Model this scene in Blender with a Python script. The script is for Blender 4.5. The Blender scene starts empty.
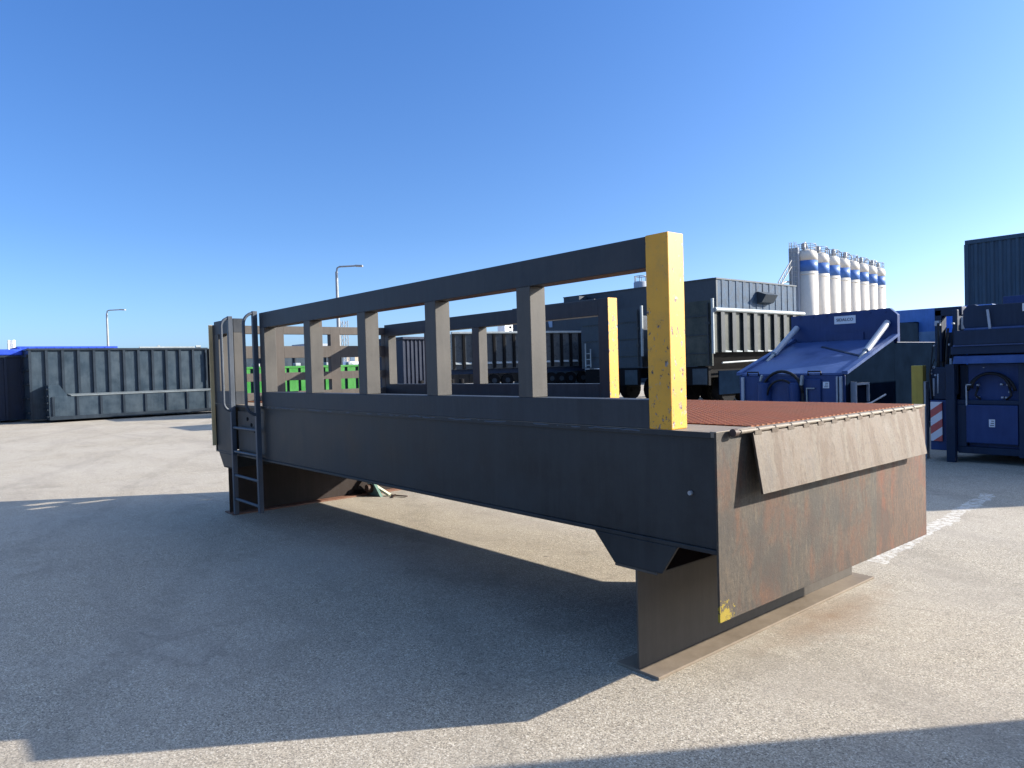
import bpy, bmesh, math, random
from mathutils import Vector, Matrix
random.seed(7)
R_=math.radians
S=bpy.context.scene
COL=S.collection
# ------------------------------------------------------------------ frame
# yard frame used below: x = away along the ramp, y = to the right, z = up (metres).
# Blender's y is the negative of the yard y.
def V(x,y,z=0.0): return Vector((x,-y,z))

# ------------------------------------------------------------------ materials
def nodes(name):
    m=bpy.data.materials.new(name); m.use_nodes=True
    nt=m.node_tree; b=nt.nodes['Principled BSDF']
    return m,nt,b
def N(nt,t,**k):
    n=nt.nodes.new(t)
    for a,v in k.items():
        if a in n.inputs: n.inputs[a].default_value=v
        else: setattr(n,a,v)
    return n
def coord(nt,scale=(1,1,1),rot=(0,0,0)):
    tc=N(nt,'ShaderNodeTexCoord'); mp=N(nt,'ShaderNodeMapping')
    mp.inputs['Scale'].default_value=scale; mp.inputs['Rotation'].default_value=rot
    nt.links.new(tc.outputs['Object'],mp.inputs['Vector']); return mp.outputs['Vector']
def noise(nt,vec,scale,detail=4,rough=.6,dist=0):
    n=N(nt,'ShaderNodeTexNoise'); n.inputs['Scale'].default_value=scale; n.inputs['Detail'].default_value=detail
    n.inputs['Roughness'].default_value=rough; n.inputs['Distortion'].default_value=dist
    nt.links.new(vec,n.inputs['Vector']); return n.outputs['Fac']
def ramp(nt,fac,stops,interp='LINEAR'):
    r=N(nt,'ShaderNodeValToRGB'); r.color_ramp.interpolation=interp
    e=r.color_ramp.elements
    while len(e)>1: e.remove(e[-1])
    for i,(p,c) in enumerate(stops):
        if len(c)==3: c=(*c,1)
        if i==0: e[0].position=p; e[0].color=c
        else:
            q=e.new(p); q.color=c
    nt.links.new(fac,r.inputs['Fac']); return r.outputs['Color']
def mix(nt,fac,a,b,mode='MIX'):
    m=N(nt,'ShaderNodeMix',data_type='RGBA',blend_type=mode)
    if isinstance(fac,(int,float)): m.inputs[0].default_value=fac
    else: nt.links.new(fac,m.inputs[0])
    for i,c in ((6,a),(7,b)):
        if isinstance(c,(tuple,list)): m.inputs[i].default_value=(*c[:3],1)
        else: nt.links.new(c,m.inputs[i])
    return m.outputs[2]
def mth(nt,op,a,b=None,clamp=False):
    m=N(nt,'ShaderNodeMath',operation=op,use_clamp=clamp)
    for i,c in ((0,a),(1,b)):
        if c is None: continue
        if isinstance(c,(int,float)): m.inputs[i].default_value=c
        else: nt.links.new(c,m.inputs[i])
    return m.outputs[0]
def bump(nt,b,h,strength=.3,dist=.01):
    n=N(nt,'ShaderNodeBump'); n.inputs['Strength'].default_value=strength; n.inputs['Distance'].default_value=dist
    nt.links.new(h,n.inputs['Height']); nt.links.new(n.outputs['Normal'],b.inputs['Normal'])

def paint(name,c,rough=.5,var=.25,rust=0.0,rustc=(.16,.06,.03),scale=1.0,dust=0.0,dustc=(.25,.22,.18),streak=True,spec=.22):
    m,nt,b=nodes(name)
    v=coord(nt); n1=noise(nt,v,2.2*scale,6,.65)
    c1=tuple(x*(1-var) for x in c); c2=tuple(min(1,x*(1+var)) for x in c)
    col=ramp(nt,n1,[(.3,c1),(.7,c2)])
    vs=coord(nt,(9,9,.7)); n2=noise(nt,vs,2.0*scale,6,.7)
    if streak: col=mix(nt,mth(nt,'MULTIPLY',ramp(nt,n2,[(.45,(0,0,0)),(.8,(1,1,1))]),.45),col,tuple(min(1,x*1.5+.01) for x in c))
    if dust>0:
        nd=noise(nt,v,1.1*scale,7,.7); col=mix(nt,mth(nt,'MULTIPLY',ramp(nt,nd,[(.4,(0,0,0)),(.75,(1,1,1))]),dust),col,dustc)
    if rust>0:
        nr=noise(nt,v,14*scale,8,.75); k=ramp(nt,nr,[(.72-rust*.3,(0,0,0)),(.76-rust*.3,(1,1,1))])
        col=mix(nt,k,col,rustc)
    nt.links.new(col,b.inputs['Base Color'])
    rr=ramp(nt,n1,[(.2,(rough-.12,)*3),(.8,(min(1,rough+.15),)*3)]); nt.links.new(rr,b.inputs['Roughness'])
    b.inputs['Specular IOR Level'].default_value=spec
    nb=noise(nt,v,60*scale,4,.6); bump(nt,b,nb,.12,.003)
    return m

def rusty_plate(name,light=False):
    m,nt,b=nodes(name)
    v=coord(nt,(1,1,1)); vs=coord(nt,(4.5,4.5,1.3)); vf=coord(nt,(15,15,2.6))
    big=noise(nt,coord(nt,(1.6,1.6,1.2)),1.7,7,.7,.6); st=noise(nt,vs,1.7,8,.72,.6); fine=noise(nt,vf,2.6,8,.78,.5); sp=noise(nt,v,42,6,.8)
    if light:
        band=noise(nt,coord(nt,(2.6,2.6,.35),(.12,0,0)),1.3,4,.6,.3)
        col=ramp(nt,st,[(.32,(.06,.042,.03)),(.41,(.15,.115,.08)),(.48,(.25,.215,.165)),(.54,(.16,.105,.07)),(.60,(.24,.205,.155)),(.68,(.33,.29,.23))])
        col=mix(nt,mth(nt,'MULTIPLY',ramp(nt,fine,[(.5,(0,0,0)),(.62,(1,1,1))]),.5),col,(.30,.275,.235))
        col=mix(nt,mth(nt,'MULTIPLY',ramp(nt,big,[(.5,(0,0,0)),(.62,(1,1,1))]),.55),col,(.17,.10,.06))
        col=mix(nt,mth(nt,'MULTIPLY',ramp(nt,band,[(.42,(0,0,0)),(.56,(1,1,1))]),.6),col,(.20,.135,.09))
        col=mix(nt,mth(nt,'MULTIPLY',ramp(nt,band,[(.58,(0,0,0)),(.66,(1,1,1))]),.5),col,(.25,.235,.21))
        hf=noise(nt,v,130,5,.8); col=mix(nt,mth(nt,'MULTIPLY',ramp(nt,hf,[(.5,(0,0,0)),(.62,(1,1,1))]),.4),col,(.10,.075,.055))
        col=mix(nt,mth(nt,'MULTIPLY',ramp(nt,sp,[(.53,(0,0,0)),(.60,(1,1,1))]),.6),col,(.09,.06,.04))
    else:
        grey=ramp(nt,mth(nt,'ADD',mth(nt,'MULTIPLY',sp,.55),mth(nt,'MULTIPLY',fine,.45)),[(.38,(.04,.035,.03)),(.5,(.095,.085,.07)),(.62,(.175,.155,.125))])
        rust=ramp(nt,mth(nt,'ADD',mth(nt,'MULTIPLY',st,.5),mth(nt,'MULTIPLY',sp,.5)),[(.36,(.055,.034,.024)),(.5,(.125,.066,.04)),(.62,(.20,.10,.055))])
        k=ramp(nt,mth(nt,'ADD',mth(nt,'MULTIPLY',big,.6),mth(nt,'MULTIPLY',st,.45)),[(.50,(0,0,0)),(.60,(1,1,1))])
        col=mix(nt,k,grey,rust)
        col=mix(nt,mth(nt,'MULTIPLY',ramp(nt,fine,[(.5,(0,0,0)),(.68,(1,1,1))]),.45),col,(.20,.15,.10))
        dk=noise(nt,coord(nt,(2.2,2.2,1.6)),1.7,4,.5,.3)
        col=mix(nt,mth(nt,'MULTIPLY',ramp(nt,dk,[(.48,(0,0,0)),(.60,(1,1,1))]),.65),col,(.045,.042,.04))
        hf=noise(nt,v,120,5,.8); col=mix(nt,mth(nt,'MULTIPLY',ramp(nt,hf,[(.5,(0,0,0)),(.62,(1,1,1))]),.45),col,(.045,.035,.028))
        tcp=N(nt,'ShaderNodeTexCoord'); sx=N(nt,'ShaderNodeSeparateXYZ'); nt.links.new(tcp.outputs['Object'],sx.inputs[0])
        rb=mth(nt,'MULTIPLY',mth(nt,'GREATER_THAN',mth(nt,'ADD',mth(nt,'MULTIPLY',sx.outputs['Y'],-1),mth(nt,'MULTIPLY',noise(nt,vs,1.2,3,.5),.12)),1.72),.5)
        col=mix(nt,mth(nt,'MULTIPLY',rb,1.7,True),col,(1.45,.92,.66),'MULTIPLY')
        scr=noise(nt,coord(nt,(40,40,3),(.25,0,0)),2.5,3,.6)
        col=mix(nt,mth(nt,'MULTIPLY',ramp(nt,scr,[(.66,(0,0,0)),(.72,(1,1,1))]),.5),col,(.27,.25,.22))
        # yellow overspray on the lower near corner
        tc=N(nt,'ShaderNodeTexCoord'); d=N(nt,'ShaderNodeVectorMath',operation='DISTANCE'); d.inputs[1].default_value=(0,-.03,.41)
        nt.links.new(tc.outputs['Object'],d.inputs[0])
        yn=noise(nt,v,30,6,.75)
        yk=mth(nt,'GREATER_THAN',mth(nt,'SUBTRACT',yn,mth(nt,'MULTIPLY',d.outputs['Value'],3.0)),.34)
        col=mix(nt,yk,col,(.5,.42,.02))
    col=mix(nt,1.0,col,(.42,.375,.32) if light else (.50,.43,.355),'MULTIPLY')
    nt.links.new(col,b.inputs['Base Color'])
    nt.links.new(ramp(nt,st,[(.2,(.5,)*3),(.8,(.85,)*3)]),b.inputs['Roughness'])
    b.inputs['Metallic'].default_value=.1
    bump(nt,b,mth(nt,'ADD',sp,mth(nt,'MULTIPLY',fine,.6)),.35,.004)
    return m

def chequer_deck(name):
    m,nt,b=nodes(name)
    v=coord(nt); big=noise(nt,v,1.6,7,.75,.8); f=noise(nt,v,30,6,.85)
    col=ramp(nt,big,[(.3,(.10,.05,.03)),(.5,(.20,.072,.03)),(.68,(.13,.085,.055)),(.85,(.24,.18,.13))])
    col=mix(nt,mth(nt,'MULTIPLY',ramp(nt,f,[(.5,(0,0,0)),(.7,(1,1,1))]),.5),col,(.12,.06,.045))
    # raised tear pattern: two crossed families of short lozenges
    tc=N(nt,'ShaderNodeTexCoord'); sep=N(nt,'ShaderNodeSeparateXYZ'); nt.links.new(tc.outputs['Object'],sep.inputs[0])
    k=math.pi/.05
    a=mth(nt,'SINE',mth(nt,'MULTIPLY',mth(nt,'ADD',sep.outputs['X'],sep.outputs['Y']),k))
    c=mth(nt,'SINE',mth(nt,'MULTIPLY',mth(nt,'SUBTRACT',sep.outputs['X'],sep.outputs['Y']),k))
    h=ramp(nt,mth(nt,'MULTIPLY',a,c),[(.25,(0,0,0)),(.6,(1,1,1))])
    col=mix(nt,mth(nt,'MULTIPLY',h,.7),col,(.46,.31,.21))
    col=mix(nt,1.0,col,(.66,.43,.32),'MULTIPLY')
    nt.links.new(col,b.inputs['Base Color']); b.inputs['Roughness'].default_value=.75; b.inputs['Specular IOR Level'].default_value=.12
    bump(nt,b,mth(nt,'ADD',h,mth(nt,'MULTIPLY',f,.4)),.9,.006)
    return m

def yellow_paint(name):
    m,nt,b=nodes(name)
    v=coord(nt); n1=noise(nt,v,3,5,.6); chips=noise(nt,coord(nt,(1.6,1.6,1)),17,8,.72); patch=noise(nt,v,2.2,3,.5)
    col=ramp(nt,n1,[(.3,(.54,.258,.012)),(.7,(.66,.32,.016))])
    st=noise(nt,coord(nt,(14,14,1)),1.6,6,.7)
    col=mix(nt,mth(nt,'MULTIPLY',ramp(nt,st,[(.5,(0,0,0)),(.8,(1,1,1))]),.35),col,(.42,.26,.04))
    tcy=N(nt,'ShaderNodeTexCoord'); sy=N(nt,'ShaderNodeSeparateXYZ'); nt.links.new(tcy.outputs['Object'],sy.inputs[0])
    lowm=mth(nt,'MULTIPLY',mth(nt,'SUBTRACT',2.25,sy.outputs['Z'],True),.03)
    gr=noise(nt,v,7,8,.8); col=mix(nt,mth(nt,'MULTIPLY',ramp(nt,gr,[(.5,(0,0,0)),(.68,(1,1,1))]),.4),col,(.30,.19,.05))
    k=ramp(nt,mth(nt,'ADD',mth(nt,'ADD',chips,lowm),mth(nt,'MULTIPLY',patch,.28)),[(.725,(0,0,0)),(.74,(1,1,1))])
    inner=ramp(nt,noise(nt,v,55,4,.6),[(.45,(.07,.035,.02)),(.6,(.25,.25,.24))])
    col=mix(nt,k,col,inner)
    nt.links.new(col,b.inputs['Base Color']); b.inputs['Roughness'].default_value=.55
    bump(nt,b,mth(nt,'SUBTRACT',mth(nt,'MULTIPLY',n1,.5),k),.3,.002)
    return m

def concrete(name):
    m,nt,b=nodes(name)
    v=coord(nt)
    g1=noise(nt,v,110,4,.8); g2=noise(nt,v,150,3,.8); mid=noise(nt,v,5.5,7,.7); big=noise(nt,v,.42,6,.62,.5)
    far=noise(nt,coord(nt,(.5,2.0,1),(0,0,R_(35))),.55,6,.7,.8)
    col=ramp(nt,g1,[(.36,(.09,.08,.065)),(.43,(.25,.22,.175)),(.52,(.37,.33,.26)),(.60,(.46,.415,.33)),(.68,(.62,.57,.48))])
    ag=N(nt,'ShaderNodeTexVoronoi'); ag.inputs['Scale'].default_value=165; nt.links.new(v,ag.inputs['Vector'])
    agv=N(nt,'ShaderNodeSeparateColor'); nt.links.new(ag.outputs['Color'],agv.inputs[0])
    agc=ramp(nt,agv.outputs[0],[(0,(.05,.042,.034)),(.12,(.14,.12,.09)),(.3,(.28,.24,.18)),(.65,(.40,.35,.27)),(.85,(.50,.445,.35)),(1,(.74,.68,.57))])
    col=mix(nt,.78,col,agc)
    col=mix(nt,mth(nt,'MULTIPLY',ramp(nt,g2,[(.38,(1,1,1)),(.48,(0,0,0))]),.55),col,(.17,.15,.13))
    col=mix(nt,mth(nt,'MULTIPLY',ramp(nt,mid,[(.35,(1,1,1)),(.62,(0,0,0))]),.30),col,(.25,.225,.19))
    col=mix(nt,mth(nt,'MULTIPLY',ramp(nt,big,[(.42,(0,0,0)),(.62,(1,1,1))]),.35),col,(.40,.365,.31))
    col=mix(nt,mth(nt,'MULTIPLY',ramp(nt,far,[(.5,(0,0,0)),(.68,(1,1,1))]),.45),col,(.21,.185,.155))
    # dark drips / oil spots
    vo=N(nt,'ShaderNodeTexVoronoi'); vo.inputs['Scale'].default_value=1.7; nt.links.new(v,vo.inputs['Vector'])
    sp=mth(nt,'LESS_THAN',mth(nt,'ADD',vo.outputs['Distance'],mth(nt,'MULTIPLY',noise(nt,v,22,3,.6),.08)),.075)
    col=mix(nt,mth(nt,'MULTIPLY',sp,.55),col,(.09,.08,.07))
    # tyre scuffs, long dark arcs
    w=N(nt,'ShaderNodeTexWave'); w.wave_type='RINGS'; w.inputs['Scale'].default_value=.16; w.inputs['Distortion'].default_value=2.2; w.inputs['Detail'].default_value=2
    nt.links.new(coord(nt,(1,1,1),(0,0,.5)),w.inputs['Vector'])
    tm=mth(nt,'MULTIPLY',ramp(nt,w.outputs['Fac'],[(.93,(0,0,0)),(.99,(1,1,1))]),ramp(nt,mid,[(.42,(0,0,0)),(.6,(1,1,1))]))
    col=mix(nt,mth(nt,'MULTIPLY',tm,.3),col,(.16,.145,.12))
    # fine cracks
    cv=N(nt,'ShaderNodeTexVoronoi'); cv.feature='DISTANCE_TO_EDGE'; cv.inputs['Scale'].default_value=.22
    wv=N(nt,'ShaderNodeVectorMath',operation='ADD'); nt.links.new(v,wv.inputs[0])
    nz=N(nt,'ShaderNodeTexNoise'); nz.inputs['Scale'].default_value=1.6; nz.inputs['Detail'].default_value=6; nt.links.new(v,nz.inputs['Vector']); nt.links.new(nz.outputs['Color'],wv.inputs[1]); nt.links.new(wv.outputs[0],cv.inputs['Vector'])
    ck=mth(nt,'MULTIPLY',mth(nt,'LESS_THAN',cv.outputs['Distance'],.0035),ramp(nt,big,[(.45,(0,0,0)),(.55,(1,1,1))]))
    col=mix(nt,mth(nt,'MULTIPLY',ck,.18),col,(.07,.06,.05))
    # rust wash along the front foot
    tc0=N(nt,'ShaderNodeTexCoord'); s0=N(nt,'ShaderNodeSeparateXYZ'); nt.links.new(tc0.outputs['Object'],s0.inputs[0])
    dx=mth(nt,'MULTIPLY',mth(nt,'ABSOLUTE',mth(nt,'SUBTRACT',s0.outputs['X'],.22)),2.2)
    dy=mth(nt,'MULTIPLY',mth(nt,'ABSOLUTE',mth(nt,'ADD',s0.outputs['Y'],1.5)),.75)
    rw=mth(nt,'SUBTRACT',mth(nt,'SUBTRACT',1.25,mth(nt,'ADD',dx,dy)),mth(nt,'MULTIPLY',mid,1.0),True)
    col=mix(nt,mth(nt,'MULTIPLY',rw,.9),col,(.22,.14,.085))
    # loose darker grit blotches
    gb=noise(nt,v,1.15,9,.78,.3); col=mix(nt,mth(nt,'MULTIPLY',ramp(nt,gb,[(.54,(0,0,0)),(.66,(1,1,1))]),.45),col,(.19,.165,.13))
    # white drag scratch left beside the ramp (real mark on the floor)
    tc=N(nt,'ShaderNodeTexCoord'); sep=N(nt,'ShaderNodeSeparateXYZ'); nt.links.new(tc.outputs['Object'],sep.inputs[0])
    X,Y=sep.outputs['X'],sep.outputs['Y']
    # line from yard (.84,6.5) to (.53,2.6)
    ln=mth(nt,'SUBTRACT',X,mth(nt,'ADD',mth(nt,'MULTIPLY',Y,-.08),.325))
    ln=mth(nt,'ABSOLUTE',mth(nt,'ADD',ln,mth(nt,'MULTIPLY',mth(nt,'SUBTRACT',noise(nt,v,2.5,3,.6),.5),.25)))
    inr=mth(nt,'MULTIPLY',mth(nt,'GREATER_THAN',Y,-6.6),mth(nt,'LESS_THAN',Y,-2.9))
    sc=mth(nt,'MULTIPLY',mth(nt,'MULTIPLY',mth(nt,'LESS_THAN',ln,.07),inr),ramp(nt,noise(nt,v,16,5,.8),[(.45,(0,0,0)),(.55,(1,1,1))]))
    col=mix(nt,mth(nt,'MULTIPLY',sc,.65),col,(.62,.60,.56))
    nt.links.new(col,b.inputs['Base Color']); b.inputs['Roughness'].default_value=.9
    b.inputs['Specular IOR Level'].default_value=.3
    h=mth(nt,'ADD',mth(nt,'ADD',g1,mth(nt,'MULTIPLY',agv.outputs[0],.35)),mth(nt,'MULTIPLY',mid,1.2)); bump(nt,b,h,.35,.008)
    return m

def stripes(name):
    m,nt,b=nodes(name)
    tc=N(nt,'ShaderNodeTexCoord'); sep=N(nt,'ShaderNodeSeparateXYZ'); nt.links.new(tc.outputs['Object'],sep.inputs[0])
    s=mth(nt,'FRACT',mth(nt,'MULTIPLY',mth(nt,'ADD',sep.outputs['Z'],mth(nt,'MULTIPLY',sep.outputs['X'],.75)),1/.245))
    k=mth(nt,'GREATER_THAN',s,.5)
    col=mix(nt,k,(.42,.05,.045),(.62,.62,.66)); n=noise(nt,coord(nt),12,5,.6)
    col=mix(nt,mth(nt,'MULTIPLY',n,.25),col,(.3,.25,.25))
    nt.links.new(col,b.inputs['Base Color']); b.inputs['Roughness'].default_value=.4
    return m

M=dict(
 ramp_paint=paint('ramp_paint',(.019,.022,.025),.45,.35,rust=.12,rustc=(.07,.045,.03),dust=.45,dustc=(.048,.046,.042)),
 rail_dark=paint('rail_shade_paint',(.024,.029,.036),.5,.3,rust=.13,dust=.2,dustc=(.1,.09,.08)),  # rails darker than the posts: shade on their outer faces painted in
 rail_paint=paint('rail_paint',(.060,.057,.053),.55,.2,rust=.16,dust=.3,dustc=(.13,.12,.10)),
 gate_paint=paint('gate_paint',(.070,.062,.055),.6,.15,rust=.1,dust=.4,dustc=(.12,.09,.07)),
 flange_steel=paint('flange_steel',(.18,.15,.115),.6,.2,rust=.15,dust=.3),
 plate=rusty_plate('rusty_plate'), lip=rusty_plate('worn_lip',True), deck=chequer_deck('rusty_chequer_plate'),
 yellow=yellow_paint('yellow_paint'),
 foot=paint('foot_paint',(.066,.058,.050),.55,.2,rust=.06,dust=.3,dustc=(.12,.1,.08)),
 footflange=paint('foot_flange',(.17,.135,.10),.7,.2,rust=.2,rustc=(.16,.075,.045),dust=.4),
 rust_shade=paint('rust_foot_shade',(.022,.016,.014),.7,.3,rust=.2,rustc=(.05,.025,.018)),  # far foot web: deep shade under the ramp painted into the colour
 rustfoot=paint('rust_foot',(.15,.07,.045),.75,.3,rust=.1,dust=.3),
 ladder=paint('ladder_paint',(.055,.065,.08),.45,.2),
 galv=paint('galvanised',(.27,.28,.29),.4,.15,streak=False),
 concrete=concrete('yard_concrete'),
 c_grey=paint('container_grey',(.022,.037,.053),.42,.3,dust=.25,dustc=(.1,.11,.11)),
 c_ledge=paint('ledge_grey',(.13,.15,.16),.5,.2),
 c_greyrib=paint('container_grey_rib',(.014,.022,.032),.45,.25),
 c_gloss=paint('container_black_gloss',(.045,.052,.06),.28,.3,streak=True),
 c_black=paint('container_black',(.022,.028,.034),.38,.3,dust=.2,dustc=(.06,.06,.06)),
 c_green=paint('container_dark_green',(.022,.030,.027),.45,.2,dust=.2),
 c_lime=paint('skip_green',(.03,.17,.03),.4,.2,dust=.1),
 c_navy=paint('container_navy',(.010,.016,.034),.45,.25),
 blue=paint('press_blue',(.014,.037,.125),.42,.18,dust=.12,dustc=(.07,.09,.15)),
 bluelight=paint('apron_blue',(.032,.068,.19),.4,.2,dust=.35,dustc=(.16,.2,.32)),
 press_shade=paint('press_side_shade',(.004,.009,.020),.9,.25,streak=False,spec=0.0),  # near-black colour stands in for shade on the press side
 sunlit_blue=paint('sunlit_blue_paint',(.09,.19,.44),.4,.2),  # blue brightened so a shaded face looks sunlit
 pale_yellow=paint('pale_yellow_bar',(.62,.44,.22),.7,.2,rust=.12),  # pale yellow, lighter than the gate beside it
 bluebright=paint('bright_blue',(.05,.20,.75),.4,.2),
 navydark=paint('press_navy',(.010,.022,.05),.5,.25),
 tarp=paint('blue_tarp',(.02,.06,.42),.55,.3),
 black=paint('black_rubber',(.007,.007,.008),.9,.3,streak=False,spec=.12),
 cable=paint('black_hose',(.01,.01,.012),.4,.1,streak=False),
 chrome=paint('cylinder_grey',(.30,.33,.38),.35,.15,streak=False),
 rimlight=paint('pale_rail',(.26,.29,.30),.4,.15),
 hallclad=paint('hall_cladding',(.030,.058,.10),.55,.5,streak=False,spec=.12),
 halldark=paint('hall_cladding_dark',(.028,.04,.055),.45,.15),
 tallblue=paint('stack_blue',(.035,.065,.10),.5,.15),
 silo=paint('silo_white',(.50,.47,.42),.42,.06,dust=.15,dustc=(.5,.46,.4)),
 siloblue=paint('silo_blue_band',(.05,.13,.36),.45,.1,streak=False),
 white=paint('white_paint',(.74,.75,.76),.45,.06),
 greybldg=paint('far_grey',(.26,.29,.34),.7,.1),
 tan=paint('far_tan',(.36,.30,.24),.8,.12),
 glass=paint('dark_glass',(.09,.13,.19),.12,.1,streak=False),
 palebl=paint('pale_window_blue',(.22,.30,.42),.2,.15,streak=False),
 olive=paint('olive_yellow',(.36,.26,.05),.5,.12),
 cream=paint('pale_bracket',(.55,.56,.40),.5,.12,rust=.1),
 teal=paint('teal_bracket',(.12,.2,.17),.5,.2,rust=.2),
 chain=paint('rusty_chain',(.07,.045,.035),.6,.3),
 stripes=stripes('red_white_stripes'),
 label=paint('label_white',(.6,.63,.68),.5,.05,streak=False),
 ink=paint('label_ink',(.03,.035,.06),.5,.05,streak=False),
)

# ------------------------------------------------------------------ geometry
SPLIT={'hinge_knuckle','side_guide','door_post','pipe_fitting','handle','latch','hose','window','hydraulic_hose','grab_rail','cross_member','leg','panel_plug','bolt','exhaust_stack','cylinder','lid_latch','pin_rod','window_shade'}
class MB:
    def __init__(s): s.bm=bmesh.new(); s.slots=[]
    def mat(s,name): s.slots.append((len(s.bm.faces),name)); return s
    def _v(s,p): return s.bm.verts.new((p[0],-p[1],p[2]))
    def box(s,x0,x1,y0,y1,z0,z1,T=None):
        P=[(x,y,z) for x in (x0,x1) for y in (y0,y1) for z in (z0,z1)]
        if T: P=[T(*p) for p in P]
        v=[s._v(p) for p in P]
        for f in ((0,1,3,2),(4,6,7,5),(0,4,5,1),(2,3,7,6),(0,2,6,4),(1,5,7,3)): s.bm.faces.new([v[i] for i in f])
        return s
    def prism(s,poly,axis,a,b):
        def pt(u,w,t): return (t,u,w) if axis=='x' else ((u,t,w) if axis=='y' else (u,w,t))
        A=[s._v(pt(u,w,a)) for u,w in poly]; B=[s._v(pt(u,w,b)) for u,w in poly]
        s.bm.faces.new(A); s.bm.faces.new(B[::-1]); n=len(poly)
        for i in range(n): s.bm.faces.new([A[i],B[i],B[(i+1)%n],A[(i+1)%n]])
        return s
    def hexa(s,p8):
        v=[s._v(p) for p in p8]
        for f in ((0,1,2,3),(4,7,6,5),(0,4,5,1),(1,5,6,2),(2,6,7,3),(3,7,4,0)): s.bm.faces.new([v[i] for i in f])
        return s
    def bar(s,p0,p1,w,t,up=(0,0,1)):
        p0=Vector(p0);p1=Vector(p1);d=(p1-p0).normalized();u=Vector(up)
        if abs(d.dot(u))>.98: u=Vector((1,0,0))
        a=d.cross(u).normalized()*w/2; c=d.cross(a).normalized()*t/2
        return s.hexa([p0-a-c,p0+a-c,p0+a+c,p0-a+c,p1-a-c,p1+a-c,p1+a+c,p1-a+c])
    def tube(s,pts,r,n=10,r2=None):
        pts=[Vector(p) for p in pts]; rings=[]; prev=None
        for i,p in enumerate(pts):
            d=(pts[min(i+1,len(pts)-1)]-pts[max(i-1,0)]).normalized()
            if prev is None:
                u=Vector((0,0,1)) if abs(d.z)<.9 else Vector((1,0,0))
            else: u=prev
            a=(u-d*u.dot(d)).normalized(); prev=a; c=d.cross(a)
            rr=r if r2 is None else r+(r2-r)*i/(len(pts)-1)
            rings.append([s._v(p+(a*math.cos(2*math.pi*k/n)+c*math.sin(2*math.pi*k/n))*rr) for k in range(n)])
        for A,B in zip(rings,rings[1:]):
            for k in range(n):
                f=s.bm.faces.new([A[k],A[(k+1)%n],B[(k+1)%n],B[k]]); f.smooth=True
        for cf in (s.bm.faces.new(rings[0]), s.bm.faces.new(rings[-1][::-1])):
            for e in cf.edges: e.smooth=False
        return s
    def cyl(s,p0,p1,r,n=16,r2=None): return s.tube([p0,p1],r,n,r2)
    def lathe(s,prof,n=24,c=(0,0)):
        rings=[[s._v((c[0]+r*math.cos(2*math.pi*k/n),c[1]+r*math.sin(2*math.pi*k/n),z)) for k in range(n)] for r,z in prof]
        for A,B in zip(rings,rings[1:]):
            for k in range(n):
                f=s.bm.faces.new([A[k],A[(k+1)%n],B[(k+1)%n],B[k]]); f.smooth=True
        s.bm.faces.new(rings[0]); s.bm.faces.new(rings[-1]); return s
    def build(s,name,mat,parent=None,bevel=0,loc=None):
        if name in SPLIT and not s.slots:
            seen=set(); isl=[]
            for v in s.bm.verts:
                if v in seen: continue
                st=[v]; seen.add(v); grp=[]
                while st:
                    a=st.pop(); grp.append(a)
                    for e in a.link_edges:
                        q=e.other_vert(a)
                        if q not in seen: seen.add(q); st.append(q)
                isl.append(grp)
            if len(isl)>1:
                first=None
                for grp in isl:
                    m=MB(); mp={v:m.bm.verts.new(v.co) for v in grp}; fs={f for v in grp for f in v.link_faces}
                    for f in sorted(fs,key=lambda f:f.index):
                        nf=m.bm.faces.new([mp[v] for v in f.verts]); nf.smooth=f.smooth
                    o=m.build(name,mat,parent,bevel,loc); first=first or o
                s.bm.free(); return first
        bmesh.ops.recalc_face_normals(s.bm,faces=s.bm.faces)
        names=[mat]
        for f_ in s.bm.faces: f_.material_index=0
        s.bm.faces.ensure_lookup_table()
        for i_,(st,nm) in enumerate(s.slots):
            en=s.slots[i_+1][0] if i_+1<len(s.slots) else len(s.bm.faces)
            if nm not in names: names.append(nm)
            for q_ in range(st,en): s.bm.faces[q_].material_index=names.index(nm)
        me=bpy.data.meshes.new(name); s.bm.to_mesh(me); s.bm.free()
        o=bpy.data.objects.new(name,me); COL.objects.link(o)
        for nm in names: me.materials.append(M[nm])
        if parent: o.parent=parent
        if loc is not None: o.location=loc
        if bevel:
            b=o.modifiers.new('bevel','BEVEL'); b.width=bevel; b.segments=2; b.limit_method='ANGLE'; b.angle_limit=R_(40)
        return o
def arc(c,r,a0,a1,n,f): return [f(c[0]+r*math.cos(a0+(a1-a0)*i/n),c[1]+r*math.sin(a0+(a1-a0)*i/n)) for i in range(n+1)]
def tag(o,label=None,cat=None,group=None,kind=None):
    if label:o['label']=label
    if cat:o['category']=cat
    if group:o['group']=group
    if kind:o['kind']=kind
    return o
def thing(name,x,y,z,label,cat,group=None,rz=0):
    o=bpy.data.objects.new(name,None); COL.objects.link(o); o.location=V(x,y,z); o.rotation_euler=(0,0,rz); o.empty_display_size=.3
    return tag(o,label,cat,group)
def text(s,size,mat,parent,loc,rot,name='lettering',ext=.003):
    cu=bpy.data.curves.new('t','FONT'); cu.body=s; cu.size=size; cu.extrude=ext; cu.align_x='CENTER'; cu.align_y='CENTER'; cu.offset=size*.012
    t=bpy.data.objects.new('t',cu); COL.objects.link(t); dg=bpy.context.evaluated_depsgraph_get()
    me=bpy.data.meshes.new_from_object(t.evaluated_get(dg)); bpy.data.objects.remove(t)
    o=bpy.data.objects.new(name,me); COL.objects.link(o); me.materials.clear(); me.materials.append(M[mat]); o.parent=parent; o.location=loc; o.rotation_euler=rot
    return o

# ------------------------------------------------------------------ ground
g=MB(); g.box(-1500,3000,-2500,2500,-.5,0); gr=g.build('yard_ground','concrete'); tag(gr,kind='structure')

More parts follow.
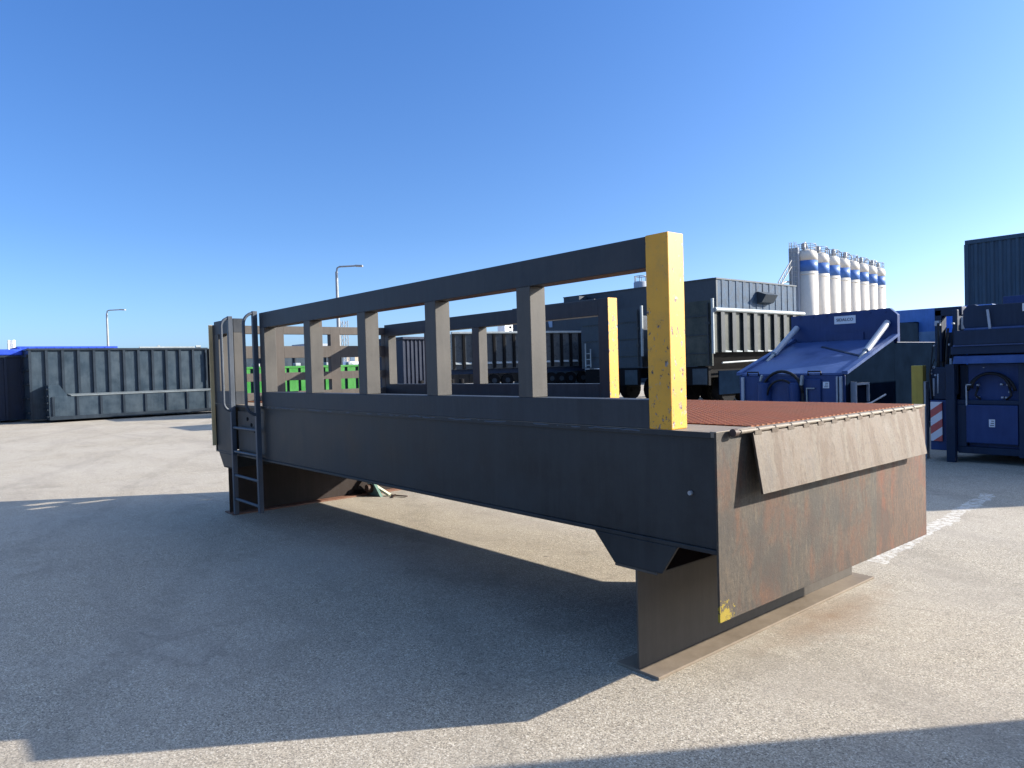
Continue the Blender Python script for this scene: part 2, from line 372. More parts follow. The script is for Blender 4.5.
# ------------------------------------------------------------------ the loading ramp
W=2.432; L=6.98; ZD=1.272
rp=thing('loading_ramp',0,0,0,'long dark steel loading ramp with railings, yellow posts and a rusty end plate','loading ramp')
# long side beams (channels)
for k,sy in enumerate((0,1)):
    def yy(a,b): return (a,b) if sy==0 else (W-b,W-a)
    b=MB()
    y0,y1=yy(.012,.03); b.box(.012,5.47,y0,y1,.722,1.247)
    y0,y1=yy(0,.12); b.box(.012,L-.06,y0,y1,.70,.722)
    y0,y1=yy(.04,.058); b.box(5.47,6.28,y0,y1,.722,1.247) if sy==0 else b.box(5.47,6.28,y0,y1,.722,1.247)
    y0,y1=yy(.0,.018); b.box(6.28,L-.10,y0,y1,.722,1.247)
    o=b.build('side_beam','ramp_paint',rp,.003)
    b=MB(); y0,y1=yy(0,.33); b.box(.012,L-.06,y0,y1,1.247,ZD); b.mat('ramp_paint'); y0,y1=yy(-.002,-.0005); b.box(.03,L-.08,y0,y1,1.245,ZD-.002); b.build('top_flange','flange_steel',o,.001)
    if sy==0:
        w=MB(); pts=[]; x=.45
        while x<5.4:
            pts.append((x,.003+random.uniform(-.004,.003),1.262+random.uniform(-.004,.004))); x+=random.uniform(.02,.07)
        w.tube(pts,.006,6); w.build('weld_bead','ladder',o)
        w=MB(); w.box(5.50,6.25,.026,.04,.76,1.20); 
        for hx,hz in ((5.98,1.10),(5.86,1.03),(5.74,.99),(6.05,.93)): pass
        w.build('access_panel','gate_paint',o,.003)
        w=MB()
        for hx,hz in ((5.95,1.12),(5.84,1.06),(5.75,1.00)): w.cyl((hx,.018,hz),(hx,.0265,hz),.02,12)
        w.build('panel_plug','black',o)
        w=MB(); w.cyl((.155,-.002,.975),(.155,.012,.975),.011,12); w.build('drain_plug','galv',o)
# deck
d=MB(); d.box(.03,L-.07,.338,W-.10,1.262,1.278); d.build('deck_plate','deck',rp,.002)
d=MB(); 
for x in [i*.75+.4 for i in range(9)]: d.box(x,x+.06,.06,W-.06,1.10,1.245)
d.build('cross_member','ramp_paint',rp)
# end plate, hinge and lip
e=MB(); e.box(0,.012,0,W,.385,ZD-.004); ep=e.build('end_plate','plate',rp,.0015); ep['label']='patchy grey and rust brown steel end plate'
e=MB(); e.box(.0,.035,.0,.33,ZD-.003,ZD+.003); e.box(-.004,.03,.24,W,1.2575,1.2715); e.build('top_edge_strip','flange_steel',ep,.002)
e=MB(); e.cyl((-.022,.13,1.264),(-.022,W-.15,1.264),.008,12); e.mat('chain'); e.cyl((-.022,.10,1.264),(-.022,.13,1.264),.019,14); e.mat('flange_steel')
y=.16; 
while y<W-.22:
    e.cyl((-.022,y,1.264),(-.022,y+.128,1.264),.0115,12); y+=.155
e.build('hinge','flange_steel',ep)
lp=MB(); lp.hexa([(-.036,.252,1.252),(-.036,2.235,1.252),(-.024,2.235,1.252),(-.024,.252,1.252),(-.084,.252,.962),(-.084,2.232,.962),(-.072,2.232,.962),(-.072,.252,.962)])
y=.165
lip=lp.build('hinged_lip','lip',rp,.0015); lip['label']='pale worn steel lip hanging from the hinge'
k=MB(); y=.263
while y<W-.22: k.box(-.040,-.026,y,y+.06,1.243,1.262); y+=.155
k.build('hinge_knuckle','lip',lip)
# feet: I-beams laid across, with trapezoid gussets
for X,mt,ml in ((.505,'foot','footflange'),(6.57,'rust_shade','rustfoot')):
    f=MB(); f.box(X-.006,X+.006,.008,W-.03,.016,.532); f.box(X-.137,X+.145,.008,W-.03,.532,.546)
    fo=f.build('support_foot',mt,rp,.002)
    f=MB(); f.box(X-.137,X+.145,.0,W+.03,0,.016); f.build('base_flange',ml,fo,.003)
    for ya,yb in (((.004,.022),(W-.022,W-.004)) if X<1 else ((.004,.5),(.501,W-.004))):
        f=MB(); f.prism([(X-.27,.699),(X+.285,.699),(X+.145,.547),(X+.03,.547),(X-.17,.5475)],'y',ya,yb) ; f.build('gusset','ramp_paint',fo,.004)
# guard rails
def guard(y0,y1,xs,xe,posts,yel,start):
    r=MB(); r.box(start,xe,y0,y1,ZD,1.418)
    o=r.build('guard_rail','rail_dark',rp,.004)
    r=MB(); r.box(start,xe,y0,y1,2.077,2.234); r.build('top_rail','rail_dark',o,.004)
    for a,b in posts: q=MB(); q.box(a,b,y0,y1,1.418,2.077); q.build('post','rail_paint',o,.003)
    if yel:
        q=MB(); q.box(yel[0],yel[1],y0-.002,y1+.002,ZD,2.238); q=q.build('end_post','yellow' if y0<1 else 'rail_dark',o,.005)
        if y0<1: q['label']='yellow painted end post with chipped paint'
        else:
            f=MB(); f.box(yel[0]-.006,yel[0]-.001,y0-.002,y1+.002,ZD+.006,2.238); f.build('yellow_face','yellow',q)
    return o
P=[(1.261,1.386),(2.252,2.385),(3.246,3.380),(4.264,4.398),(5.339,5.460)]
guard(0,.122,.388,5.46,P,(.249,.388),.388)
guard(0,.122,6.22,6.86,[(6.22,6.35),(6.72,6.86)],None,6.22)
guard(2.303,2.425,2.857,L-.1,[(3.74,3.87),(4.745,4.875),(5.76,5.89),(6.776,6.88)],(2.729,2.857),2.857)
# rear gate grid
gt=MB(); GX0,GX1=6.881,6.975
cols=[(.002,.10),(.73,.86),(1.495,1.63),(2.30,2.43)]
rows=[(2.10,2.20),(1.80,1.95),(1.515,1.615),(1.279,1.375)]
for a,b in cols: gt.box(GX0,GX1,a,b,1.279,2.20)
for (za,zb) in rows:
    for (a,b),(c,dd) in zip(cols,cols[1:]): gt.box(GX0,GX1,b,c,za,zb)
gt.build('rear_gate','gate_paint',rp,.002)
gt=MB(); gt.box(6.905,6.922,-.046,-.002,.775,2.20); gt.build('gate_edge_bar','pale_yellow',rp,.003)
gt=MB(); gt.box(L-.055,L-.04,0,W,.70,1.27); gt.build('rear_plate','ramp_paint',rp)
# ladder with hoop handles
la=MB(); 
def gcyl(n): pass
lad=MB(); lad.box(5.47,5.515,-.062,-.012,.16,2.255); lad=lad.build('ladder','ladder',rp,.004)
q=MB(); q.box(6.20,6.245,-.062,-.012,.05,2.255); q.build('stringer','ladder',lad,.004)
for z in (.225,.49,.755,1.02): q=MB(); q.cyl((5.515,-.037,z),(6.20,-.037,z),.016,10); q.build('rung','ladder',lad)
for x in (5.49,6.222):
    hr=.115 if x<6 else .095
    pts=[(x,-.037,2.235)]+arc((-.037,2.235-hr),hr,math.pi/2,math.pi,8,lambda a,b:(x,a,b))
    zb=1.30
    pts+=arc((-.037,zb),hr,math.pi,1.5*math.pi,8,lambda a,b:(x,a,b))+[(x,-.01,zb-hr)]
    q=MB(); q.tube(pts,.016,10); q.build('handrail','ladder',lad)

# small jack / bracket lying in the light under the ramp
j=thing('tow_bracket',6.35,1.78,0,'pale green triangular tow bracket with chain lying on the ground under the ramp','tow bracket')
q=MB(); q.prism([(-.17,0),(.22,0),(.14,.17),(.04,.2)],'y',-.02,.02); q.build('side_plate','teal',j,.002)
q=MB(); q.bar((.20,-.06,.21),(-.20,.10,.012),.05,.03); q.build('arm','cream',j,.003)
q=MB(); q.cyl((.05,-.09,.09),(.05,.06,.09),.055,14); q.build('roller','chain',j)
q=MB()
for i in range(11):
    t=i/10; c=Vector((.22+t*.32+.02*math.sin(i),-.12-.12*math.sin(t*3),.02))
    q.tube([c+Vector((.025*math.cos(a),.014*math.sin(a),.010*math.sin(a+(i%2)*1.5))) for a in [k*math.pi/4 for k in range(9)]],.006,6)
q.build('chain','chain',j)
q=MB(); q.tube([(.16,-.1,.03),(.25,-.2,.06),(.38,-.24,.05),(.46,-.2,.02)],.016,8); q.build('hook','black',j)
q=MB(); q.bar((-.18,.1,.015),(-.46,.2,.015),.02,.012); q.bar((-.2,.18,.012),(-.36,.05,.012),.018,.01); q.build('pin_rod','chain',j)

# ------------------------------------------------------------------ left containers
def side_panel(y0,y1,z0,z1,x,n,parent,mat,ribm,ribw=.09,ribd=.07,name='wall'):
    pass
# tall ribbed container
def ribbed(name,x,y,lab,cat,grp,Ln,Wd,z0,z1,n,face,rib,railm='rimlight',axis='y',ribw=.09,ribd=.08,taper=0,extra_end=True,zrib0=None,group=None,rz=0,light_foot=True):
    """container; its long ribbed side faces -x (axis y) or -y (axis x)"""
    t=thing(name,x,y,0,lab,cat,grp,rz)
    def B(m,a0,a1,b0,b1,z0,z1):
        if axis=='y': m.box(b0,b1,a0,a1,z0,z1)
        else: m.box(a0,a1,b0,b1,z0,z1)
    m=MB(); th=.03
    B(m,0,Ln,.0,th,z0,z1-.08); B(m,0,Ln,Wd-th,Wd,z0,z1-.08); B(m,0,th,th+.001,Wd-th-.001,z0,z1-.08); B(m,Ln-th,Ln,th+.001,Wd-th-.001,z0,z1-.08); B(m,th+.001,Ln-th-.001,th+.001,Wd-th-.001,z0,z0+.05)
    m.mat(rib); zr=z0 if zrib0 is None else zrib0
    for i in range(n+1):
        a=i*(Ln-ribw)/n
        m_=m; B(m_,a,a+ribw,-ribd,-.002,zr,z1-.085); B(m_,a,a+ribw,Wd+.002,Wd+ribd,zr,z1-.085)
    if extra_end:
        for i in range(5):
            z=z0+(z1-z0)*(i+.5)/5
            if axis=='y': m.box(.02,Wd-.02,-.07,-.002,z-.04,z+.04)
            else: m.box(-.07,-.002,.02,Wd-.02,z-.04,z+.04)
    t_body=m.build('body',face,t)
    m=MB(); B(m,-.04,Ln+.04,-.09,.045,z1-.08,z1); B(m,-.04,Ln+.04,Wd-.045,Wd+.09,z1-.08,z1); B(m,-.04,.045,.046,Wd-.046,z1-.079,z1-.001); B(m,Ln-.045,Ln+.04,.046,Wd-.046,z1-.079,z1-.001)
    m.build('top_rail',railm,t,.01)
    return t
t=ribbed('roll_off_container',30.95,.95,'tall grey roll-off container with vertical ribs standing behind the low stepped container at the left','container','containers parked at the left edge of the yard',6.55,1.55,.12,2.84,12,'c_grey','c_greyrib','c_greyrib')
# rolling gear/bars on top of it
m=MB(); m.box(.1,.16,3.9,6.1,2.84,2.90); m.box(.1,.16,4.6,4.7,2.9,2.95); m.cyl((.3,6.2,2.9),(.3,6.4,2.9),.06,8); m.build('sheet_roller','rimlight',t)
m=MB(); m.box(-.10,.6,6.62,7.35,.12,2.80); m.cyl((-.2,6.62,1.5),(-.2,6.62,2.7),.03,8); m.build('door_end','c_greyrib',t,.02)
# low stepped container in front
t=thing('low_container',30.1,1.45,0,'low dark grey container with a pale ledge, in front of the ribbed grey container','container','containers parked at the left edge of the yard')
m=MB(); m.box(0,.78,.0,7.6,.10,.98); m.prism([(.0,.981),(.0,1.42),(.35,1.42),(.62,.981)],'x',.0,.78)
m.mat('c_greyrib')
for i in range(10): m.box(-.05,-.002,.1+i*.8,.18+i*.8,.12,.975)
m.box(-.07,-.052,0,7.6,.10,.24)
for i in range(5): m.box(.02,.76,-.06,-.002,.2+i*.26,.26+i*.26)
m.build('body','c_grey',t)
m=MB(); m.hexa([(-.03,.72,1.02),(-.03,7.6,1.02),(.80,7.6,1.06),(.80,.72,1.06),(-.03,.72,.982),(-.03,7.6,.982),(.80,7.6,.982),(.80,.72,.982)]); m.build('ledge','c_ledge',t)
# blue tarp container behind and far-left dark one
t=ribbed('tarped_container',33.6,1.0,'dark container with a bright blue sheet over its top, behind the ribbed grey container','container','containers parked at the left edge of the yard',3.5,2.2,.1,2.80,9,'c_navy','c_greyrib','c_greyrib')
m=MB(); m.box(-.12,2.3,-.1,3.55,2.802,3.02)
for i in range(11): m.box(-.14,-.121,i*.31-.05,i*.31+.0,2.70,2.98)
m.build('sheet','tarp',t,.05)
t=ribbed('navy_container',32.4,-4.05,'dark navy container with a blue sheet, cut by the left edge of the photo','container','containers parked at the left edge of the yard',5.0,2.3,.1,2.62,9,'c_navy','c_navy','c_greyrib')
m=MB(); m.box(-.12,2.4,-.1,5.0,2.622,2.86); m.build('sheet','tarp',t,.05)

# flags and lamps
F=[(82.8,5.4,5.6,0,'white banner flag on a thin pole, leftmost, nearest the picture edge'),(82.8,7.4,5.0,1,'white flag on a pole, second from the left above the blue sheets'),(82.8,9.7,5.0,1,'white flag on a pole, third from the left above the blue sheets'),(82.8,12.6,5.0,1,'white flag on a pole, rightmost of the four above the blue sheets')]
for x,y,h,k,lab in F:
    t=thing('flag_pole',x,y,0,lab,'flag','white flags beyond the left containers')
    m=MB(); m.cyl((0,0,0),(0,0,h),.07,8,.04); m.build('pole','rimlight',t)
    m=MB()
    cols_=8; wv=.55 if k==0 else 2.0; hv=2.6 if k==0 else 1.5
    for i in range(cols_):
        a=i/cols_; b_=(i+1)/cols_; f=lambda s_: (.12*math.sin(s_*7),.05+s_*wv, -(0 if k==0 else s_*1.1))
        p,q_=f(a),f(b_)
        m.hexa([(p[0],p[1],h+p[2]),(q_[0],q_[1],h+q_[2]),(q_[0],q_[1],h+q_[2]-hv*(1-.45*b_*k)),(p[0],p[1],h+p[2]-hv*(1-.45*a*k)),
                (p[0]+.02,p[1],h+p[2]),(q_[0]+.02,q_[1],h+q_[2]),(q_[0]+.02,q_[1],h+q_[2]-hv*(1-.45*b_*k)),(p[0]+.02,p[1],h+p[2]-hv*(1-.45*a*k))])
    m.build('cloth','white',t)
def lamp(x,y,h,arm,lab):
    t=thing('street_lamp',x,y,0,lab,'street lamp','street lamps beyond the yard')
    m=MB(); m.tube([(0,0,0),(0,0,h-.3)],.13,10,.08); m.build('pole','galv',t)
    ex,ey=-.646*arm,.763*arm
    m=MB(); m.tube([(0,0,h-.35),(ex*.03,ey*.03,h-.08),(ex*.12,ey*.12,h),(ex*.8,ey*.8,h+.03)],.055,8); m.build('arm','galv',t)
    m=MB(); m.bar((ex*.72,ey*.72,h+.03),(ex,ey,h+.0),.28,.11); m.build('lamp_head','galv',t,.02)
    return t
lamp(74.3,12.3,8.0,1.75,'tall grey street lamp standing above the ribbed container at the left')
lamp(38.35,17.6,7.97,1.6,'tall grey street lamp rising behind the railing of the ramp')
t=thing('lattice_mast',60,29.2,0,'thin steel lattice mast beside the nearer street lamp','mast')
m=MB()
for a in (-.25,.25):
    for b in (-.25,.25): m.cyl((a,b,0),(a,b,6.4),.035,6)
for i in range(12):
    z=i*.53
    m.cyl((-.25,-.25,z),(-.25,.25,z+.53),.02,5); m.cyl((-.25,.25,z),(.25,.25,z+.53),.02,5); m.cyl((.25,-.25,z),(-.25,-.25,z+.53),.02,5); m.cyl((.25,.25,z),(.25,-.25,z+.53),.02,5)
m.build('frame','galv',t)

# green skips
def skip(x,y,Ln,lab):
    t=ribbed('green_skip',x,y,lab,'skip','green skips seen through the railing',Ln,1.9,.12,1.90,5,'c_navy','c_lime','c_lime',ribw=.36,ribd=.07)
    m=MB()
    for yy_ in (Ln*.2,Ln*.55,Ln*.8): m.box(-.02,.25,yy_,yy_+.22,1.9,2.02)
    m.build('lid_latch','rimlight',t,.02)
skip(25.7,7.05,2.75,'bright green ribbed skip, nearer the ladder end of the railing')
skip(25.7,10.0,2.85,'bright green ribbed skip, the one further right behind the rear gate')
t=ribbed('grey_skip',34.5,8.6,'dark grey ribbed container standing behind the green skips','container',None,7.2,2.3,.1,2.72,8,'c_grey','c_greyrib','c_greyrib')
# things seen between the far rail posts
t=ribbed('navy_skip',17.0,8.85,'dark navy container seen through the far railing, left of the ribbed trailer','container',None,1.35,2.3,.1,2.62,9,'c_navy','c_navy','c_navy',extra_end=False,ribw=.05,ribd=.03)
t=thing('machine_row',15.6,8.35,0,'low dark press frame with black cylinders on the ground behind the far railing','machine')
m=MB(); m.box(0,.9,0,1.9,.12,1.15); m.build('frame','navydark',t,.02)
m=MB()
for i in range(5): m.cyl((-.02,.2+i*.36,.9),(-.02,.2+i*.36,1.3),.08,10)
m.build('cylinder','black',t)
t=thing('far_building',150,66,0,'tiny tan building with windows far behind the railing','building')
m=MB(); m.box(0,10,-2,14,0,6.2); m.build('wall','tan',t)
m=MB(); m.box(1,9,1,7,6.2,8.2); m.build('roof_house','greybldg',t)
m=MB()
for i in range(7): m.box(-.1,-.01,-1+i*2,.2+i*2,1.2,2.7); m.box(-.1,-.01,-1+i*2,.2+i*2,3.9,5.2)
m.build('window','glass',t)
t=thing('white_van',45,20.3,0,'small white van parked far behind the railing','van')
m=MB(); m.prism([(0,.45),(5.0,.45),(5.0,2.3),(1.5,2.35),(.9,1.35),(0,1.2)],'x',0,1.9); m.build('body','white',t,.05)
m=MB(); m.prism([(1.05,1.42),(1.55,2.15),(2.3,2.15),(2.3,1.42)],'x',-.02,-.003); m.build('window','glass',t)
for yy_ in (.95,4.0): m=MB(); m.cyl((-.03,yy_,.36),(.25,yy_,.36),.36,16); m.build('wheel','black',t)

# ribbed tipper trailer, seen through the railing; frame along u
TR=(-130.24+22)
t=thing('tipper_trailer',46.2,31.6,0,'long black ribbed tipper trailer on wheels seen through the railings','trailer')
t.rotation_euler=(0,0,R_(TR))
# local axes (Blender): x right, y away -> in MB coords y is negated
Lt=12.6
m=MB(); m.box(0,Lt,-2.5,-.0,1.55,4.45); m.mat('black')
for i in range(15): a=i*(Lt-.2)/14; m.box(a,a+.2,.002,.16,1.6,4.4)
m.mat('rimlight')
for i in range(14):
    a=i*(Lt-.2)/14+.25; m.hexa([(a,.002,1.95),(a+.5,.002,1.95),(a+.5,.13,1.95),(a,.13,1.95),(a,.002,2.12),(a+.5,.002,2.12),(a+.5,.03,2.10),(a,.03,2.10)])
m.build('body','c_gloss',t)
m=MB(); m.box(-.05,Lt+.05,-.1,.2,4.452,4.62); m.build('top_rail','rimlight',t,.02)
m=MB(); m.box(.0,Lt,-2.0,-.3,1.15,1.53); m.build('chassis','navydark',t)
for x in (3.6,4.8,8.9,9.8,10.7,11.9):
    m=MB(); m.cyl((x,.0,.55),(x,-.35,.55),.53,18); w=m.build('wheel','black',t); m=MB(); m.cyl((x,.01,.55),(x,-.02,.55),.22,12); m.build('hub','c_greyrib',w)
t=thing('dark_flatbed',52.5,34.5,0,'long dark low flatbed body parked behind the ribbed tipper trailer','trailer'); t.rotation_euler=(0,0,R_(TR))
m=MB(); m.box(-2,16,-2.4,0,.25,1.75)
for i in range(19): m.box(-1.9+i*.97,-1.8+i*.97,.002,.08,.3,1.7)
m.build('body','gate_paint',t)
t=thing('white_cab',39.0,42.2,0,'white lorry cab with exhaust stack at the right end of the tipper trailer','lorry cab'); t.rotation_euler=(0,0,R_(TR))
m=MB(); m.prism([(-.9,1.0),(1.1,1.0),(1.1,2.6),(.8,3.6),(-.9,3.75)],'y',-2.3,-.05); m.build('body','white',t,.05)
m=MB(); m.box(-.3,.7,-.049,-.02,2.2,3.1); m.build('window','glass',t)
m=MB(); m.cyl((-1.2,-.3,1.0),(-1.2,-.3,4.5),.11,10); m.cyl((-1.2,-.7,1.0),(-1.2,-.7,4.2),.08,8); m.build('exhaust_stack','galv',t)
m=MB(); m.cyl((.1,-.0,.52),(.1,-.35,.52),.52,16); m.build('wheel','black',t)
# white tower behind
t=thing('white_tower',95,79.5,0,'pale tower block with dark windows above the ribbed trailer','building')
m=MB(); m.box(0,2,-1.6,.9,0,9.6); m.build('wall','white',t)
m=MB()
for i in range(5): m.box(-.05,-.01,-.6,-.1,5.2+i*.8,5.6+i*.8)
m.build('window','black',t)

# ------------------------------------------------------------------ big hall
t=thing('hall',30.3,45.1,0,'big dark clad industrial hall behind the yellow posts, right face with shiny vertical corrugations','building')
m=MB(); m.box(.0,16.6,0,.2,0,7.95); m.box(.2,16.6,.2,11.9,7.7,7.9); m.build('wall','halldark',t)
m=MB(); prof=[]
y=.2
while y<11.8: prof+= [(y,0),(y+.42,0),(y+.48,-.045),(y+.9,-.045),(y+.96,0)]; y+=.98
for (a,b),(c,dd) in zip(prof,prof[1:]): 
    if c>a: m.hexa([(b,a,0),(dd,c,0),(.19,c,0),(.19,a,0),(b,a,7.9),(dd,c,7.9),(.19,c,7.9),(.19,a,7.9)])
m.build('cladding','hallclad',t)
m=MB(); m.box(-.08,.2,-.08,11.95,7.9,8.02); m.box(.2,16.6,-.08,.25,7.95,8.03); m.build('roof_edge','halldark',t)
m=MB(); m.hexa([(-.5,5.6,6.3),(-.5,7.4,6.3),(0,7.4,6.2),(0,5.6,6.2),(-.9,5.6,6.9),(-.9,7.4,6.9),(-.1,7.4,7.2),(-.1,5.6,7.2)]); m.build('vent_hood','halldark',t)
t=thing('lower_hall',41.5,43.5,0,'lower dark blue hall with a pale blue window, left of the big clad hall','building')
m=MB(); m.box(0,11,0,12,0,7.35); m.box(2.2,3.4,.4,1.4,7.35,7.8); m.build('wall','halldark',t)
m=MB(); m.prism([(5.3,5.2),(8.3,5.2),(8.3,6.7),(5.3,6.9)],'y',-.06,-.01); wn=m.build('window','palebl',t)
m=MB(); m.prism([(5.7,5.2),(7.9,5.2),(7.6,6.1),(6.0,6.2)],'y',-.1,-.061); m.build('window_shade','halldark',wn)
t=thing('roof_silo',43.4,52.1,0,'small grey silo with a guard railing sticking up behind the dark hall','silo')
m=MB(); m.lathe([(.68,0),(.68,9.4),(.6,9.5)],16); m.build('shell','greybldg',t)
m=MB()
for k in range(6):
    a=k*math.pi/3; m.cyl((.6*math.cos(a),.6*math.sin(a),9.5),(.6*math.cos(a),.6*math.sin(a),10.0),.04,6)
m.tube([(.6*math.cos(k*math.pi/6),.6*math.sin(k*math.pi/6),10.0) for k in range(13)],.04,6); m.build('railing','galv',t)

# ------------------------------------------------------------------ containers on trucks
def truck(x,y,xw,Ln,lab,ribs=True):
    t=thing('container_truck',x,y,0,lab,'truck','container trucks parked behind the ramp')
    m=BD=MB(); m.box(0,.03,0,Ln,1.95,3.55); m.box(.031,xw,0,.06,1.45,3.9); m.box(xw-.03,xw,.061,Ln,1.45,3.6); m.box(.55,xw-.031,.061,Ln,1.45,1.9); m.box(.031,xw-.031,Ln-.05,Ln,1.9,3.6)
    m.mat('c_black')
    for i in range(3): m.box(.1,xw-.1,-.03,-.002,1.9+i*.7,1.94+i*.7)
    m.cyl((.16,-.05,1.5),(.16,-.05,3.8),.03,8)
    for z in (2.3,3.0): m.box(.08,.26,-.07,-.031,z,z+.09)
    if ribs:
        n=9
        for i in range(n): a=.42+i*(Ln-.6)/(n-1); m.box(-.10,-.002,a,a+.24,1.95,3.47)
        m.mat('rimlight')
        for i in range(n-1): a=.66+i*(Ln-.6)/(n-1); m.prism([(a+.02,1.95),(a+.42,1.95),(a+.42,1.99),(a+.02,2.02)],'x',-.09,-.003)
        m=MB(); m.cyl((-.08,.05,3.54),(-.08,Ln,3.54),.085,10); m.build('top_rail','rimlight',t)
        m=MB(); m.hexa([(.03,.1,1.94),(.03,Ln,1.94),(.5,Ln,1.3),(.5,.1,1.3),(.3,.1,1.94),(.3,Ln,1.94),(.9,Ln,1.3),(.9,.1,1.3)]); m.build('hull_side','black',t)  # black colour stands in for the shade under the container
    bd=BD.build('body','c_green' if ribs else 'halldark',t)
    m=MB(); m.box(-.06,.03,-.04,.04,1.9,3.95); m.build('corner_post','rimlight',t,.01)
    m=MB(); m.box(.5,.72,.1,Ln+.5,1.0,1.4); m.box(xw-.72,xw-.5,.1,Ln+.5,1.0,1.4); m.box(.2,xw-.2,-.02,.12,.72,1.42); m.build('chassis','black',t)
    for wy in (1.3,2.7,Ln-.6):
        for wx in (.22,xw-.62): m=MB(); m.cyl((wx,wy,.52),(wx+.4,wy,.52),.52,20); w=m.build('wheel','black',t); m=MB(); m.cyl((wx-.015,wy,.52),(wx+.1,wy,.52),.2,12); m.build('hub','black',w)
    m=MB(); m.box(.10,.14,.5,Ln-.2,.35,1.25); m.build('shade_skirt','press_shade',t)  # added dark sheet in front of the wheels, standing in for shade
    m=MB(); m.cyl((-.12,.4,1.55),(-.12,3.4,1.62),.035,8); m.build('side_bar','rimlight',t)
    m=MB(); m.box(.25,.9,-.05,-.021,.75,1.35); m.build('rear_panel','c_grey',t)
    return t
truck(13.82,20.3,2.45,6.6,'ribbed container on a truck with a pale top rail, right of the near yellow post')
t=truck(17.1,20.2,3.4,5.8,'flat dark container on a truck, standing left of the ribbed one',False)
m=MB(); m.cyl((2.1,-.45,.56),(2.1,-.15,.56),.56,22); w=m.build('spare_wheel','black',t); m=MB(); m.cyl((2.1,-.47,.56),(2.1,-.44,.56),.24,14); m.build('hub','c_greyrib',w)
m=MB(); m.tube([(3.05,-.12,1.5),(3.05,-.12,2.55)],.03,8); m.tube([(2.75,-.12,1.5),(2.75,-.12,2.3)],.03,8)
for z in (1.6,1.85,2.1): m.cyl((2.75,-.12,z),(3.05,-.12,z),.02,6)
m.build('side_ladder','rimlight',t)
m=MB(); m.box(1.9,2.0,-.06,-.004,1.5,3.85); m.build('corner_post','c_greyrib',t)

# ------------------------------------------------------------------ silos
labs=['nearest, widest-looking white silo with a caged ladder, leftmost of the row','second white silo from the left in the row with blue bands','third white silo from the left in the row with blue bands','fourth white silo from the left in the row with blue bands','fourth white silo from the right in the row with blue bands','third white silo from the right in the row with blue bands','second white silo from the right in the row with blue bands','farthest white silo, rightmost of the row with blue bands']
import math as _m
sil=None
def copy_tree(o,parent=None):
    c=o.copy(); COL.objects.link(c); c.parent=parent
    for ch in o.children: copy_tree(ch,c)
    return c
for i in range(8):
    f=i/7
    x=50.0+3.7*f; y=96.8+31.2*f
    if sil is None:
        t=thing('silo',x,y,0,labs[0],'silo','row of white silos with blue bands')
        m=MB(); m.lathe([(.5,1.0),(1.5,3.2),(1.5,14.0)],28); m.lathe([(1.5,15.55),(1.5,16.3),(1.38,16.75),(1.0,17.05),(.5,17.2),(.12,17.25)],28)
        m.lathe([(1.53,13.55),(1.53,13.68)],28) ; m.build('shell','silo',t)
        m=MB(); m.lathe([(1.503,14.001),(1.503,15.549)],28); m.build('band','siloblue',t)
        m=MB()
        for k in range(4): a=k*math.pi/2+.7; m.cyl((1.35*math.cos(a),1.35*math.sin(a),0),(1.35*math.cos(a),1.35*math.sin(a),3.1),.1,8)
        m.build('leg','galv',t)
        m=MB()
        for k in range(10): a=k*math.pi/5; m.cyl((1.3*math.cos(a),1.3*math.sin(a),16.6),(1.3*math.cos(a),1.3*math.sin(a),17.9),.04,5)
        for z in (17.3,17.9): m.tube([(1.3*math.cos(k*math.pi/8),1.3*math.sin(k*math.pi/8),z) for k in range(17)],.04,5)
        m.build('railing','galv',t)
        m=MB(); m.tube([(.2,-.3,17.1),(.2,-.3,18.0),(.2,.1,18.3),(.2,.5,18.0),(.2,.6,17.2)],.1,8); m.lathe([(.3,17.2),(.3,17.9),(.1,18.1)],10,(.0,-.8)); m.build('filter_pipe','galv',t)
        sil=t
    else:
        t=copy_tree(sil); t.location=V(x,y,0); t.rotation_euler=(0,0,[0,.5,1.3,2.0,-.6,.9,2.4,3.0][i]); t['label']=labs[i]
# caged ladder on the nearest silo
m=MB(); 
for dx,dy in ((-.25,-1.95),(.25,-1.95)): m.cyl((dx+.9,dy,0),(dx+.9,dy,18.2),.05,6)
for k in range(40): m.cyl((.65,-1.95,.4+k*.44),(1.15,-1.95,.4+k*.44),.03,5)
for k in range(22): m.tube([(.9+.5*math.cos(a),-2.05-.55*abs(math.sin(a)),2.5+k*.72) for a in [q*math.pi/6 for q in range(7)]],.04,5)
for k in range(5): a=k*math.pi/4; m.cyl((.9+.5*math.cos(a),-2.05-.55*math.sin(a),2.5),(.9+.5*math.cos(a),-2.05-.55*math.sin(a),18.2),.035,5)
m.build('caged_ladder','rimlight',sil)
m=MB(); m.box(.2,1.6,-2.0,-1.5,0,17.4); m.build('pipe_duct','greybldg',sil)
t=thing('stair_conveyor',50.5,91.5,0,'sloping steel stair and pipes rising to the left silo','conveyor')
m=MB()
for dz in (0,.9): m.tube([(0,-1.6,11.3+dz),(0,.2,13.0+dz),(0,2.0,14.6+dz)],.09,6)
m.tube([(.5,-2.2,10.8),(.5,.2,12.2),(.5,1.2,12.5),(.5,2.4,12.6)],.14,8); m.tube([(.5,-1.7,10.3),(.5,.5,11.9),(.5,2.6,12.0)],.14,8)
for k in range(7): yy_=-1.6+k*.55; m.cyl((0,yy_,11.3+(yy_+1.6)*.92),(0,yy_,12.2+(yy_+1.6)*.92),.05,5)
m.cyl((.2,-1.5,0),(.2,-1.5,11.6),.12,8); m.cyl((.2,2.4,0),(.2,2.4,14.8),.12,8)
m.build('frame','galv',t)
t=thing('grey_shed',70,163,0,'small pale grey building just right of the silos, far away','building')
